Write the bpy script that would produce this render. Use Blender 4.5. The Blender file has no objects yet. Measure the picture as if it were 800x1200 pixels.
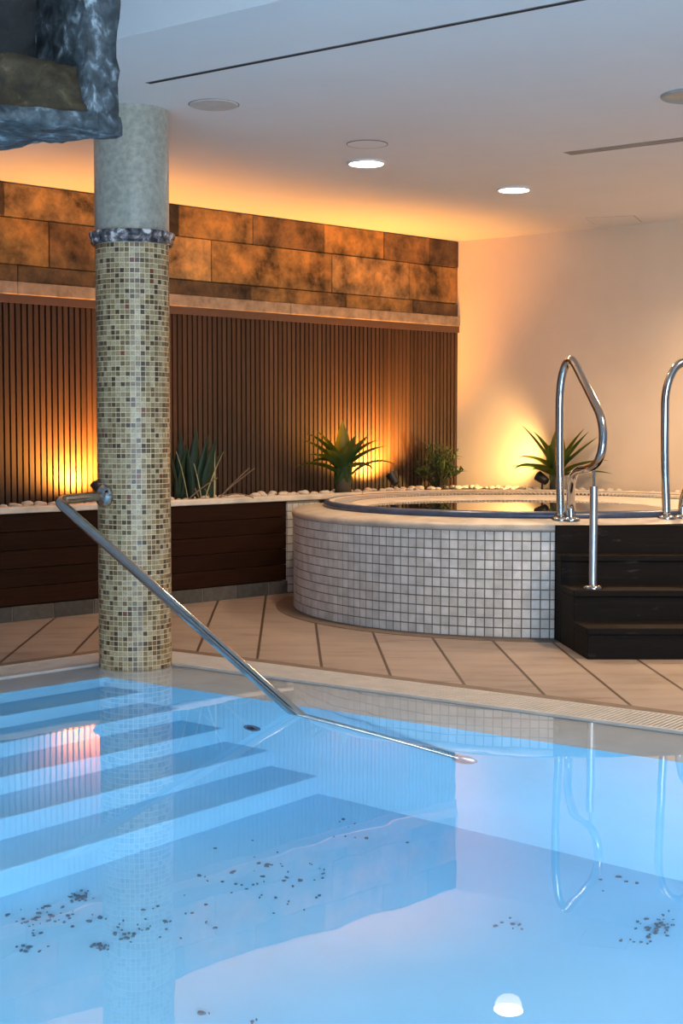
import bpy, bmesh, math, random
from mathutils import Vector, Matrix, noise
rnd = random.Random(7)
C = bpy.context.scene.collection
PI = math.pi

# ------------------------------------------------------------------ camera
CAMZ = 1.01
F = 1667.0
PITCH = math.atan(98.0 / F)
cam_d = bpy.data.cameras.new('camera')
cam = bpy.data.objects.new('camera', cam_d)
C.objects.link(cam)
cam.location = (0, 0, CAMZ)
cam.rotation_euler = (PI / 2 - PITCH, 0, 0)
cam_d.sensor_fit = 'VERTICAL'
cam_d.sensor_height = 36.0
cam_d.lens = 36.0 * F / 1200.0
cam_d.clip_start = 0.02
bpy.context.scene.camera = cam

def ray(px, py):
    u = (px - 400) / F
    v = (600 - py) / F
    return Vector((u, math.cos(PITCH) + v * math.sin(PITCH), -math.sin(PITCH) + v * math.cos(PITCH)))

def onz(px, py, z):
    r = ray(px, py)
    t = (z - CAMZ) / r.z
    return Vector((r.x * t, r.y * t, z))

def atd(px, py, d):
    r = ray(px, py)
    t = d / r.y
    return Vector((r.x * t, d, CAMZ + r.z * t))

# ------------------------------------------------------------------ helpers
def tag(o, label=None, cat=None, group=None, kind=None):
    if label: o['label'] = label
    if cat: o['category'] = cat
    if group: o['group'] = group
    if kind: o['kind'] = kind
    return o

def thing(name, label, cat, loc=(0, 0, 0), rz=0, group=None):
    o = bpy.data.objects.new(name, None)
    o.empty_display_size = 0.1
    C.objects.link(o)
    o.location = loc
    o.rotation_euler = (0, 0, rz)
    return tag(o, label, cat, group)

def link_mesh(name, me, mats, parent=None, label=None):
    o = bpy.data.objects.new(name, me)
    C.objects.link(o)
    if not isinstance(mats, (list, tuple)):
        mats = [mats]
    for m in mats:
        me.materials.append(m)
    if parent is not None:
        o.parent = parent
    if label:
        o['label'] = label
    return o

def obj(name, bm, mats, parent=None, smooth=False, world=True, label=None, recalc=True):
    """link a bmesh; coordinates are world ones, turned into the parent's frame"""
    if recalc:
        bmesh.ops.recalc_face_normals(bm, faces=bm.faces)
    if parent is not None and world:
        m = Matrix()
        q = parent
        while q is not None:
            m = Matrix.LocRotScale(q.location, q.rotation_euler, None) @ m
            q = q.parent
        bm.transform(m.inverted())
    me = bpy.data.meshes.new(name)
    bm.to_mesh(me)
    bm.free()
    if smooth:
        for p in me.polygons:
            p.use_smooth = True
    return link_mesh(name, me, mats, parent, label)

def smooth_angle(o, ang=40):
    me = o.data
    for p in me.polygons:
        p.use_smooth = True
    me.set_sharp_from_angle(angle=math.radians(ang))

def NB():
    return bmesh.new()

def add_box(bm, o, u, v, w, u0, u1, v0, v1, w0, w1, mi=0):
    vs = []
    for a in (u0, u1):
        for b in (v0, v1):
            for c in (w0, w1):
                vs.append(bm.verts.new(o + u * a + v * b + w * c))
    idx = [(0, 1, 3, 2), (4, 6, 7, 5), (0, 4, 5, 1), (2, 3, 7, 6), (0, 2, 6, 4), (1, 5, 7, 3)]
    fs = []
    for f in idx:
        fa = bm.faces.new([vs[i] for i in f])
        fa.material_index = mi
        fs.append(fa)
    return vs, fs

X3 = Vector((1, 0, 0)); Y3 = Vector((0, 1, 0)); Z3 = Vector((0, 0, 1)); O3 = Vector((0, 0, 0))

def bevel(bm, w, seg=2):
    bmesh.ops.remove_doubles(bm, verts=bm.verts, dist=1e-6)
    bmesh.ops.bevel(bm, geom=list(bm.edges), offset=w, segments=seg, affect='EDGES', profile=0.5, clamp_overlap=True)

def add_prism(bm, pts, z0, z1, mi=0):
    lo = [bm.verts.new((p[0], p[1], z0)) for p in pts]
    hi = [bm.verts.new((p[0], p[1], z1)) for p in pts]
    n = len(pts)
    f1 = bm.faces.new(lo[::-1]); f2 = bm.faces.new(hi)
    f1.material_index = f2.material_index = mi
    for i in range(n):
        f = bm.faces.new((lo[i], lo[(i + 1) % n], hi[(i + 1) % n], hi[i]))
        f.material_index = mi

def add_lathe(bm, prof, cx, cy, seg=64, a0=0.0, a1=2 * PI, closed=False):
    full = abs(a1 - a0 - 2 * PI) < 1e-6
    n = seg if full else seg + 1
    rings = []
    for i in range(n):
        a = a0 + (a1 - a0) * i / seg
        rings.append([bm.verts.new((cx + r * math.cos(a), cy + r * math.sin(a), z)) for r, z in prof])
    m = len(prof)
    for i in range(seg):
        A = rings[i]; B = rings[(i + 1) % n]
        for j in range(m if closed else m - 1):
            k = (j + 1) % m
            bm.faces.new((A[j], B[j], B[k], A[k]))
    if not full and closed:
        bm.faces.new(rings[0]); bm.faces.new(rings[-1][::-1])

def fillet(pts, rad, n=8):
    """round the corners of a polyline"""
    out = [Vector(pts[0])]
    for i in range(1, len(pts) - 1):
        p = Vector(pts[i]); a = Vector(pts[i - 1]); b = Vector(pts[i + 1])
        r = rad[i] if isinstance(rad, (list, tuple)) else rad
        da = (a - p); db = (b - p)
        la, lb = da.length, db.length
        da.normalize(); db.normalize()
        t = min(r, la * 0.48, lb * 0.48)
        s = p + da * t; e = p + db * t
        for k in range(n + 1):
            q = k / n
            out.append(s * (1 - q) ** 2 + p * 2 * q * (1 - q) + e * q * q)
    out.append(Vector(pts[-1]))
    return out

def add_tube(bm, pts, r, seg=16, caps=True):
    pts = [Vector(p) for p in pts]
    n = len(pts)
    t0 = (pts[1] - pts[0]).normalized()
    up = Vector((0, 0, 1)) if abs(t0.z) < 0.9 else Vector((1, 0, 0))
    nrm = (up - t0 * up.dot(t0)).normalized()
    rings = []
    for i in range(n):
        if i == 0: t = (pts[1] - pts[0])
        elif i == n - 1: t = (pts[-1] - pts[-2])
        else: t = (pts[i + 1] - pts[i]).normalized() + (pts[i] - pts[i - 1]).normalized()
        t.normalize()
        nrm = (nrm - t * nrm.dot(t)).normalized()
        b = t.cross(nrm)
        rr = r[i] if isinstance(r, (list, tuple)) else r
        rings.append([bm.verts.new(pts[i] + (nrm * math.cos(2 * PI * k / seg) + b * math.sin(2 * PI * k / seg)) * rr) for k in range(seg)])
    for i in range(n - 1):
        for k in range(seg):
            bm.faces.new((rings[i][k], rings[i][(k + 1) % seg], rings[i + 1][(k + 1) % seg], rings[i + 1][k]))
    if caps:
        bm.faces.new(rings[0][::-1]); bm.faces.new(rings[-1])

def add_disc_profile(bm, o, axis, prof, seg=32):
    """lathe around an arbitrary axis: prof = [(radius, height)]"""
    axis = axis.normalized()
    up = Vector((0, 0, 1)) if abs(axis.z) < 0.9 else Vector((1, 0, 0))
    a = (up - axis * up.dot(axis)).normalized(); b = axis.cross(a)
    rings = []
    for r, h in prof:
        rings.append([bm.verts.new(o + axis * h + (a * math.cos(2 * PI * k / seg) + b * math.sin(2 * PI * k / seg)) * max(r, 1e-4)) for k in range(seg)])
    for i in range(len(prof) - 1):
        for k in range(seg):
            bm.faces.new((rings[i][k], rings[i][(k + 1) % seg], rings[i + 1][(k + 1) % seg], rings[i + 1][k]))
    bm.faces.new(rings[0][::-1]); bm.faces.new(rings[-1])

# ------------------------------------------------------------------ materials
class NT:
    def __init__(s, name):
        s.m = bpy.data.materials.new(name)
        s.m.use_nodes = True
        s.t = s.m.node_tree
        s.t.nodes.clear()
        s.out = s.t.nodes.new('ShaderNodeOutputMaterial')
        s.b = s.n('ShaderNodeBsdfPrincipled')
        s.l(s.b.outputs[0], s.out.inputs['Surface'])
    def n(s, typ, **kw):
        nd = s.t.nodes.new(typ)
        for k, v in kw.items():
            if k in nd.inputs: nd.inputs[k].default_value = v
            else: setattr(nd, k, v)
        return nd
    def l(s, a, b): s.t.links.new(a, b)
    def set(s, **kw):
        for k, v in kw.items():
            s.b.inputs[k.replace('_', ' ')].default_value = v
    def ramp(s, fac, stops, interp='LINEAR'):
        r = s.n('ShaderNodeValToRGB')
        r.color_ramp.interpolation = interp
        el = r.color_ramp.elements
        while len(el) < len(stops): el.new(0.5)
        for e, (p, c) in zip(el, stops):
            e.position = p
            e.color = (c[0], c[1], c[2], 1)
        s.l(fac, r.inputs[0])
        return r.outputs[0]
    def coord(s): return s.n('ShaderNodeTexCoord').outputs['Object']
    def noise(s, scale, detail=6, rough=0.6, vec=None, dim='3D'):
        nd = s.n('ShaderNodeTexNoise')
        nd.inputs['Scale'].default_value = scale
        nd.inputs['Detail'].default_value = detail
        nd.inputs['Roughness'].default_value = rough
        s.l(vec if vec is not None else s.coord(), nd.inputs['Vector'])
        return nd.outputs['Fac']
    def mapping(s, scale=(1, 1, 1), rot=(0, 0, 0), loc=(0, 0, 0), vec=None):
        nd = s.n('ShaderNodeMapping')
        nd.inputs['Scale'].default_value = scale
        nd.inputs['Rotation'].default_value = rot
        nd.inputs['Location'].default_value = loc
        s.l(vec if vec is not None else s.coord(), nd.inputs['Vector'])
        return nd.outputs[0]
    def mix(s, f, a, b, blend='MIX'):
        nd = s.n('ShaderNodeMix', data_type='RGBA', blend_type=blend)
        for i, v in ((0, f), (6, a), (7, b)):
            if hasattr(v, 'is_linked'): s.l(v, nd.inputs[i])
            else: nd.inputs[i].default_value = v if i == 0 else (v[0], v[1], v[2], 1)
        return nd.outputs[2]
    def math(s, op, a, b=0.0):
        nd = s.n('ShaderNodeMath', operation=op)
        for i, v in ((0, a), (1, b)):
            if hasattr(v, 'is_linked'): s.l(v, nd.inputs[i])
            else: nd.inputs[i].default_value = v
        return nd.outputs[0]
    def base(s, c): s.l(c, s.b.inputs['Base Color'])
    def bump(s, h, strength=0.3, dist=0.01):
        nd = s.n('ShaderNodeBump')
        nd.inputs['Strength'].default_value = strength
        nd.inputs['Distance'].default_value = dist
        s.l(h, nd.inputs['Height'])
        s.l(nd.outputs[0], s.b.inputs['Normal'])

def plain(name, col, rough=0.6, metal=0.0, noise_amt=0.06, scale=12, **kw):
    t = NT(name)
    f = t.noise(scale)
    lo = [c * (1 - noise_amt * 2) for c in col]; hi = [min(1, c * (1 + noise_amt * 2)) for c in col]
    t.base(t.ramp(f, [(0.3, lo), (0.7, hi)]))
    t.set(Roughness=rough, Metallic=metal, **kw)
    return t.m

def island_mat(name, stops, rough=0.3, noise_scale=60, noise_amt=0.25, spec=0.5, interp='CONSTANT', bump=0.0):
    t = NT(name)
    g = t.n('ShaderNodeNewGeometry')
    c = t.ramp(g.outputs['Random Per Island'], stops, interp)
    f = t.noise(noise_scale, 5)
    v = t.ramp(f, [(0.25, (1 - noise_amt * 1.6,) * 3), (0.75, (1 + noise_amt * .3,) * 3)])
    t.base(t.mix(1.0, c, v, 'MULTIPLY'))
    t.set(Roughness=rough, Specular_IOR_Level=spec)
    if bump:
        t.bump(f, bump, 0.004)
    return t.m

M = {}
def mat_wood_slat():
    t = NT('slat_wood')
    g = t.n('ShaderNodeNewGeometry')
    c = t.ramp(g.outputs['Random Per Island'], [(0, (.043, .0225, .0125)), (.5, (.057, .030, .0165)), (1, (.071, .037, .021))])
    v = t.mapping(scale=(30, 30, 1.2))
    f = t.noise(3.0, 6, .6, v)
    t.base(t.mix(1.0, c, t.ramp(f, [(.25, (.7, .7, .7)), (.75, (1.1, 1.1, 1.1))]), 'MULTIPLY'))
    t.set(Roughness=.55, Specular_IOR_Level=.35)
    t.bump(f, .15, .002)
    return t.m
M['slat'] = mat_wood_slat()
M['slat_back'] = plain('slat_backing', (.012, .009, .007), .8)
M['trim_brown'] = plain('trim_wood', (.10, .052, .03), .5, scale=20)

def mat_board():
    t = NT('planter_board')
    g = t.n('ShaderNodeNewGeometry')
    c = t.ramp(g.outputs['Random Per Island'], [(0, (.017, .007, .0035)), (.5, (.027, .010, .005)), (1, (.036, .014, .007))])
    v = t.mapping(scale=(1.5, 1.5, 40))
    f = t.noise(2.5, 7, .65, v)
    t.base(t.mix(1.0, c, t.ramp(f, [(.25, (.55, .5, .5)), (.75, (1.3, 1.25, 1.2))]), 'MULTIPLY'))
    t.set(Roughness=.55, Specular_IOR_Level=.10)
    t.bump(f, .2, .002)
    return t.m
M['board'] = mat_board()

def mat_step():
    t = NT('step_wood')
    v = t.mapping(scale=(1.2, 14, 30))
    f = t.noise(2.5, 8, .7, v)
    c = t.ramp(f, [(.25, (.006, .0045, .0035)), (.6, (.012, .009, .007)), (.85, (.030, .023, .018))])
    sc = t.noise(7, 8, .75, t.mapping(scale=(1, 5, 5)))
    k = t.ramp(sc, [(.60, (0, 0, 0)), (.72, (.6, .6, .6))])
    t.base(t.mix(k, c, (.12, .10, .085)))
    t.set(Roughness=.65, Specular_IOR_Level=.09)
    t.bump(f, .35, .003)
    return t.m
M['step'] = mat_step()

def mat_slate():
    t = NT('rust_slate')
    g = t.n('ShaderNodeNewGeometry')
    c = t.ramp(g.outputs['Random Per Island'], [(0, (.075, .048, .027)), (.12, (.22, .115, .042)), (.26, (.38, .19, .052)), (.42, (.14, .08, .036)), (.54, (.52, .275, .078)), (.70, (.33, .17, .052)), (.84, (.46, .25, .085)), (.94, (.42, .23, .075))], 'CONSTANT')
    f = t.noise(5.5, 9, .68)
    blot = t.ramp(f, [(.34, (.16, .17, .20)), (.45, (.62, .62, .66)), (.54, (1.0, .98, .95)), (.64, (1.55, 1.4, 1.15))])
    c = t.mix(1.0, c, blot, 'MULTIPLY')
    f2 = t.noise(22, 8, .75)
    c = t.mix(t.ramp(f2, [(.62, (0, 0, 0)), (.74, (.5, .5, .5))]), c, (.42, .31, .19))
    t.base(c)
    t.set(Roughness=.7, Specular_IOR_Level=.25)
    t.bump(t.math('ADD', f, t.math('MULTIPLY', f2, .5)), .6, .012)
    return t.m
M['slate'] = mat_slate()
M['pale_stone'] = plain('pale_course_stone', (.30, .225, .15), .75, noise_amt=.2, scale=14)
M['ledge'] = plain('ledge_stone', (.66, .57, .45), .55, noise_amt=.1, scale=9)
M['coping'] = plain('tub_coping_stone', (.44, .39, .33), .42, noise_amt=.12, scale=8)

def mat_wall():
    t = NT('cream_plaster')
    f = t.noise(1.6, 5, .55)
    f2 = t.noise(40, 4)
    t.base(t.ramp(f, [(.3, (.66, .53, .38)), (.7, (.74, .60, .44))]))
    t.set(Roughness=.75, Specular_IOR_Level=.25)
    t.bump(f2, .08, .002)
    return t.m
M['wall'] = mat_wall()
M['ceiling'] = plain('ceiling_paint', (.78, .77, .76), .8, noise_amt=.012, scale=2)
M['white_plastic'] = plain('white_plastic', (.74, .73, .70), .5, noise_amt=.02)
M['grey_plastic'] = plain('vent_grey', (.20, .185, .17), .6)
M['dark'] = plain('dark_gap', (.012, .012, .013), .8)
M['black_metal'] = plain('black_metal', (.012, .012, .012), .4, Specular_IOR_Level=.5)

# pool
M['pool'] = plain('pool_tile', (.27, .57, .78), .45, noise_amt=.02, scale=3)
M['pool_ledge'] = plain('pool_ledge_tile', (.72, .75, .77), .5, noise_amt=.04, scale=6)

def mat_water(name, scale, strength, tint=(1, 1, 1)):
    t = NT(name)
    t.set(Roughness=0.0, IOR=1.33, Transmission_Weight=1.0)
    t.b.inputs['Base Color'].default_value = (*tint, 1)
    f = t.noise(scale, 2, .4)
    g = t.noise(scale * 4.3, 1, .3)
    t.bump(t.math('ADD', f, t.math('MULTIPLY', g, .12)), strength, .01)
    return t.m
M['water'] = mat_water('pool_water', 1.7, .13, (.93, .98, 1.0))
M['tub_water'] = mat_water('hot_tub_water', 1.2, .008)

def mat_deck():
    t = NT('deck_tile')
    # long tiles lying along the room: joints every 0.277 m
    v = t.mapping(rot=(0, 0, -math.radians(2.1)))
    sx = t.n('ShaderNodeSeparateXYZ'); t.l(v, sx.inputs[0])
    x = t.math('ADD', sx.outputs[0], DECK_OFF)
    q = t.math('DIVIDE', x, DECK_PITCH)
    fr = t.math('FRACT', q)
    cell = t.math('FLOOR', q)
    e = t.math('ABSOLUTE', t.math('SUBTRACT', fr, .5))
    joint = t.math('GREATER_THAN', e, .5 - .0065 / DECK_PITCH)
    cb = t.n('ShaderNodeCombineXYZ'); t.l(cell, cb.inputs[0])
    wn = t.n('ShaderNodeTexWhiteNoise', noise_dimensions='3D'); t.l(cb.outputs[0], wn.inputs['Vector'])
    base = t.ramp(wn.outputs['Value'], [(0, (.275, .224, .188)), (1, (.32, .263, .224))])
    f = t.noise(1.6, 8, .68, t.mapping(scale=(1.2, 5, 1)))
    base = t.mix(1.0, base, t.ramp(f, [(.3, (.72, .68, .64)), (.48, (.97, .96, .95)), (.7, (1.1, 1.1, 1.1))]), 'MULTIPLY')
    d = t.noise(1.5, 6, .7, t.mapping(scale=(1.5, 6, 1), loc=(3.1, .7, 0)))
    base = t.mix(t.ramp(d, [(.565, (0, 0, 0)), (.66, (.55, .55, .55))]), base, (.14, .09, .062))
    t.base(t.mix(joint, base, (.060, .038, .026)))
    t.set(Roughness=.5, Specular_IOR_Level=.4)
    return t.m
DECK_PITCH = .277
DECK_OFF = 0.0
_j = onz(437, 742, 0)
_a = math.radians(2.1)
DECK_OFF = -(_j.x * math.cos(_a) + _j.y * math.sin(_a)) + DECK_PITCH * 20
M['deck'] = mat_deck()
M['deck_border'] = plain('deck_border_tile', (.155, .115, .085), .55, noise_amt=.12, scale=14)
M['grate'] = plain('overflow_grating', (.52, .50, .46), .5, noise_amt=.05)
M['skirt'] = island_mat('skirting_slate', [(0, (.075, .068, .058)), (.4, (.10, .09, .075)), (.7, (.13, .115, .095))], .5, 30, .3)
M['skirt_joint'] = plain('skirting_joint', (.24, .20, .16), .8)

cs = [(.0, (.62, .58, .46)), (.09, (.44, .37, .24)), (.17, (.57, .53, .40)), (.26, (.33, .26, .15)), (.36, (.60, .56, .44)), (.44, (.24, .18, .10)), (.53, (.45, .41, .29)), (.60, (.13, .085, .045)), (.69, (.39, .31, .18)), (.77, (.19, .145, .08)), (.85, (.46, .40, .28)), (.92, (.10, .065, .035)), (.985, (.26, .07, .05))]
M['mosaic'] = island_mat('column_mosaic', [(p, (c[0] * 1.06, c[1] * .86, c[2] * .62)) for p, c in cs], .34, 170, .42, .5)
M['grout'] = plain('column_grout', (.80, .66, .44), .8)
M['drum'] = plain('column_terrazzo', (.37, .355, .29), .30, noise_amt=.13, scale=38)
tw = [(0, (.66, .63, .58)), (.2, (.72, .69, .63)), (.4, (.62, .59, .53)), (.6, (.74, .71, .66)), (.8, (.68, .65, .60)), (.95, (.58, .54, .48))]
M['tub_tile'] = island_mat('tub_mosaic', tw, .35, 12, .22, .5)
M['tub_grout'] = plain('tub_grout', (.17, .145, .12), .8)
M['tub_blue'] = plain('blue_rim_tile', (.040, .062, .115), .3, noise_amt=.15, scale=18)
M['tub_basin'] = plain('tub_basin_tile', (.10, .13, .15), .5)
M['tub_inner'] = plain('tub_inner_tile', (.52, .47, .40), .5)

def mat_marble(name, stops, scale, rough, bump=.0, wscale=2.0):
    t = NT(name)
    f = t.noise(scale, 9, .72)
    w = t.n('ShaderNodeTexNoise'); w.inputs['Scale'].default_value = scale * wscale
    w.inputs['Detail'].default_value = 6; w.inputs['Distortion'].default_value = .7
    t.l(t.coord(), w.inputs['Vector'])
    h = t.math('ADD', t.math('MULTIPLY', f, .5), t.math('MULTIPLY', w.outputs['Fac'], .5))
    t.base(t.ramp(h, stops))
    t.set(Roughness=rough)
    if bump: t.bump(h, bump, .02)
    return t.m
M['marble'] = mat_marble('collar_marble', [(.40, (.03, .026, .03)), (.48, (.11, .10, .105)), (.53, (.24, .22, .225)), (.58, (.75, .70, .66))], 15, .22)
M['rock_grey'] = mat_marble('grey_rough_rock', [(.36, (.014, .019, .022)), (.48, (.045, .058, .065)), (.56, (.085, .105, .118)), (.66, (.36, .42, .45))], 15, .6, .9)
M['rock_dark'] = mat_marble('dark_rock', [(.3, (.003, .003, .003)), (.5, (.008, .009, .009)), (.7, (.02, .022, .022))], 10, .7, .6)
M['rock_brown'] = mat_marble('brown_rock', [(.34, (.016, .010, .004)), (.5, (.042, .027, .009)), (.6, (.062, .042, .016)), (.70, (.17, .135, .08))], 14, .75, .8)

def mat_chrome():
    t = NT('stainless_steel')
    f = t.noise(6, 3)
    t.base(t.ramp(f, [(.3, (.52, .49, .46)), (.7, (.60, .57, .54))]))
    t.set(Metallic=1.0, Roughness=.13)
    return t.m
M['steel'] = mat_chrome()
M['steel_satin'] = plain('satin_steel', (.60, .60, .60), .3, 1.0, noise_amt=.03)

def mat_leaf(name, a, b, rough=.4, glow=None):
    t = NT(name)
    f = t.noise(9, 4)
    t.base(t.ramp(f, [(.3, a), (.7, b)]))
    t.set(Roughness=rough, Specular_IOR_Level=.4)
    if glow:
        tr = t.n('ShaderNodeBsdfTranslucent'); tr.inputs['Color'].default_value = (*glow, 1)
        mx = t.n('ShaderNodeMixShader'); mx.inputs[0].default_value = .16
        t.l(t.b.outputs[0], mx.inputs[1]); t.l(tr.outputs[0], mx.inputs[2]); t.l(mx.outputs[0], t.out.inputs['Surface'])
    return t.m
M['agave'] = mat_leaf('agave_leaf', (.012, .042, .010), (.026, .075, .018), .4, (.55, .62, .03))
M['agave_light'] = mat_leaf('light_agave_leaf', (.10, .20, .02), (.16, .26, .03))
M['snake'] = mat_leaf('snake_leaf', (.008, .022, .009), (.016, .040, .016), .5)
M['leaf_edge'] = plain('leaf_edge', (.42, .36, .17), .6)
M['dry'] = plain('dry_stem', (.20, .13, .08), .7)
M['shrub'] = mat_leaf('shrub_leaf', (.05, .085, .022), (.10, .15, .045), .5)
M['stem'] = plain('woody_stem', (.06, .045, .025), .8)
M['soil'] = plain('planter_soil', (.10, .075, .05), .95, noise_amt=.3, scale=30)
M['pebble'] = plain('white_pebble', (.62, .54, .44), .7, noise_amt=.15, scale=25)
M['debris'] = plain('pool_debris', (.07, .15, .22), .8)

def mat_emit(name, col, s):
    t = NT(name)
    t.set(Roughness=.5)
    t.b.inputs['Base Color'].default_value = (.8, .8, .8, 1)
    t.b.inputs['Emission Color'].default_value = (*col, 1)
    t.b.inputs['Emission Strength'].default_value = s
    return t.m
M['unlit'] = plain('unlit_diffuser', (.50, .43, .31), .6)
M['dull_ring'] = plain('dull_ring', (.30, .30, .29), .5)
M['diffuser_frame'] = plain('diffuser_frame', (.34, .31, .28), .6)
M['lamp'] = mat_emit('lit_diffuser', (1, .93, .84), 30.0)
M['spot_lens'] = mat_emit('amber_lens', (1, .55, .12), 6.0)

# ------------------------------------------------------------------ plan of the room
CEIL = 2.345
cA = onz(0, 211.5, CEIL); cB = onz(537, 283, CEIL); cC = onz(800, 258, CEIL)
CORN = Vector((cB.x, cB.y, 0))
uL = Vector((cA.x - cB.x, cA.y - cB.y, 0)).normalized()       # from the corner along the slatted wall
uR = Vector((cC.x - cB.x, cC.y - cB.y, 0)).normalized()       # from the corner along the plaster wall
nL = Vector((-uL.y, uL.x, 0));  nL = nL if nL.y < 0 else -nL  # into the room
nR = Vector((-uR.y, uR.x, 0));  nR = nR if nR.y < 0 else -nR
LLEN = 4.9; RLEN = 5.0

gA = onz(0, 794, 0); gB = onz(115, 777.5, 0)                   # inner edge of the grating, both runs
gC = onz(202, 777, 0); gD = onz(800, 857, 0)
eL = Vector((gA.x - gB.x, gA.y - gB.y, 0)).normalized()
eR = Vector((gD.x - gC.x, gD.y - gC.y, 0)).normalized()
den = eL.x * eR.y - eL.y * eR.x
dx = gC - gB
tt = (dx.x * eR.y - dx.y * eR.x) / den
KN = gB + eL * tt; KN.z = 0                                    # pool corner by the column
mL = Vector((-eL.y, eL.x, 0)); mL = mL if mL.x > 0 else -mL    # into the pool
mR = Vector((-eR.y, eR.x, 0)); mR = mR if mR.y < 0 else -mR

def LW(s, q, z): return CORN + uL * s + nL * q + Z3 * z
def RW(s, q, z): return CORN + uR * s + nR * q + Z3 * z

def hit_plane(px, py, o, n):
    r = ray(px, py); c = Vector((0, 0, CAMZ))
    t = (o - c).dot(n) / r.dot(n)
    return c + r * t

# ------------------------------------------------------------------ ceiling
fE = onz(140, 45, CEIL); fF = onz(330, 0.5, CEIL)
fd = (fF - fE).normalized()
def isect(p, d, q, e):
    den = d.x * e.y - d.y * e.x
    k = ((q.x - p.x) * e.y - (q.y - p.y) * e.x) / den
    return p + d * k
f0 = fE - fd * 2.6; f1 = fE + fd * 5.2
bm = NB()
back = [f1, RW(RLEN, -.1, 0) + Vector((0, -.0, 0)), CORN - nL * .12 - nR * .12, LW(LLEN, -.1, 0), f0]
add_prism(bm, [(p.x, p.y) for p in back], CEIL, CEIL + .42)
# raise of the ceiling towards the viewer: upper slab
nf = Vector((-fd.y, fd.x, 0)); nf = nf if nf.y > 0 else -nf
up = [f0 + nf * .3, f1 + nf * .3, f1 - nf * 6.5, f0 - nf * 6.5]
add_prism(bm, [(p.x, p.y) for p in up], CEIL + .42, CEIL + .5)
o = obj('ceiling', bm, M['ceiling'])
tag(o, kind='structure')
# ------------------------------------------------------------------ walls
bm = NB()
add_box(bm, CORN, uR, nR, Z3, -.12, RLEN, -.12, 0, -.1, CEIL)
tag(obj('wall_back', bm, M['wall']), kind='structure')
bm = NB()
add_box(bm, CORN, uL, nL, Z3, 0.0, LLEN, -.2, -.03, -.1, CEIL)
wl = obj('wall_left', bm, M['slat_back'])
tag(wl, kind='structure')
bm = NB()
z1 = CEIL - .003
rows = [.186, .255, .092]
for ri, h in enumerate(rows):
    z0 = z1 - h
    s = -.0
    first = True
    while s < LLEN:
        L = rnd.uniform(.42, .78) if ri < 2 else rnd.uniform(.5, .95)
        if first: L *= rnd.uniform(.5, .9); first = False
        e = min(s + L, LLEN)
        q = rnd.uniform(-.004, .006)
        b2 = NB()
        add_box(b2, CORN, uL, nL, Z3, s + .0025, e - .0025, -.03, q, z0 + .0025, z1 - .0025)
        bevel(b2, .003, 1)
        me = bpy.data.meshes.new('tmp'); b2.to_mesh(me); b2.free(); bm.from_mesh(me); bpy.data.meshes.remove(me)
        s = e
    z1 = z0
tag(obj('stone_cladding', bm, M['slate'], wl), kind='structure')
ZP = z1
bm = NB()
s = 0
while s < LLEN:
    e = min(s + rnd.uniform(.7, 1.1), LLEN)
    b2 = NB()
    add_box(b2, CORN, uL, nL, Z3, s + .001, e - .001, -.03, .022, ZP - .07, ZP)
    bevel(b2, .005, 2)
    me = bpy.data.meshes.new('tmp'); b2.to_mesh(me); b2.free(); bm.from_mesh(me); bpy.data.meshes.remove(me)
    s = e
tag(obj('trim_1', bm, M['pale_stone'], smooth=False), kind='structure')
ZT = ZP - .07
BEDZ = .586
sc = thing('slat_cladding', 'dark brown vertical timber slat cladding covering the wall behind the planter', 'wall panel', LW(2, 0, BEDZ))
bm = NB()
add_box(bm, CORN, uL, nL, Z3, 0, LLEN, -.03, .012, ZT - .045, ZT)
obj('top_trim', bm, M['trim_brown'], sc, label='plain brown board along the top')
bm = NB()
pitch = .0378
n = int(LLEN / pitch)
for i in range(n):
    s0 = i * pitch + .004
    b2, _ = add_box(bm, CORN, uL, nL, Z3, s0, s0 + .0265, -.029, -.001, BEDZ - .1, ZT - .045)
obj('slats', bm, M['slat'], sc)

# ------------------------------------------------------------------ hot tub dimensions
TL = onz(345, 722, 0)
TX, TY, TR = 1.085, 8.13, 1.36
TC = Vector((TX, TY, 0))
TZ = .548
# ------------------------------------------------------------------ planter
PD = .36
sc0 = (TC - CORN).dot(uL); qc0 = (TC - CORN).dot(nL)
def sL_for_px(px, q):
    r = ray(px, 600); 
    # intersection of vertical plane through camera with planter front line
    o = CORN + nL * q
    den = r.x * uL.y - r.y * uL.x
    t = ((-o.x) * r.y - (-o.y) * r.x)
    # solve (o + uL*s) x r = 0
    s = -(o.x * r.y - o.y * r.x) / (uL.x * r.y - uL.y * r.x)
    return s
sEnd = sL_for_px(336, PD)
pl = thing('planter', 'long low raised planter of dark boards with a pale stone ledge below the slats', 'planter', LW(sEnd + .8, PD * .5, 0))
bm = NB()
zz = [.082, .178, .275, .372, .469, .566]
for a, b in zip(zz[:-1], zz[1:]):
    b2 = NB()
    add_box(b2, CORN, uL, nL, Z3, sEnd, LLEN, PD - .03, PD - .006, a + .0015, b - .0015)
    bevel(b2, .002, 1)
    me = bpy.data.meshes.new('tmp'); b2.to_mesh(me); b2.free(); bm.from_mesh(me); bpy.data.meshes.remove(me)
obj('front_boards', bm, M['board'], pl)
bm = NB()
s = sEnd + .05
add_box(bm, CORN, uL, nL, Z3, sEnd, LLEN, PD - .04, PD - .001, 0, .076, 1)
s = sEnd - .1
while s < LLEN:
    add_box(bm, CORN, uL, nL, Z3, max(s + .003, sEnd), min(s + .245, LLEN), PD - .01, PD + .004, .001, .079, 0)
    s += .25
obj('skirting', bm, [M['skirt'], M['skirt_joint']], pl, label='grey slate tile skirting')
# ledge: a strip along the front, then a ring behind the tub
RL0, RL1 = TR + .012, TR + .075
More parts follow.
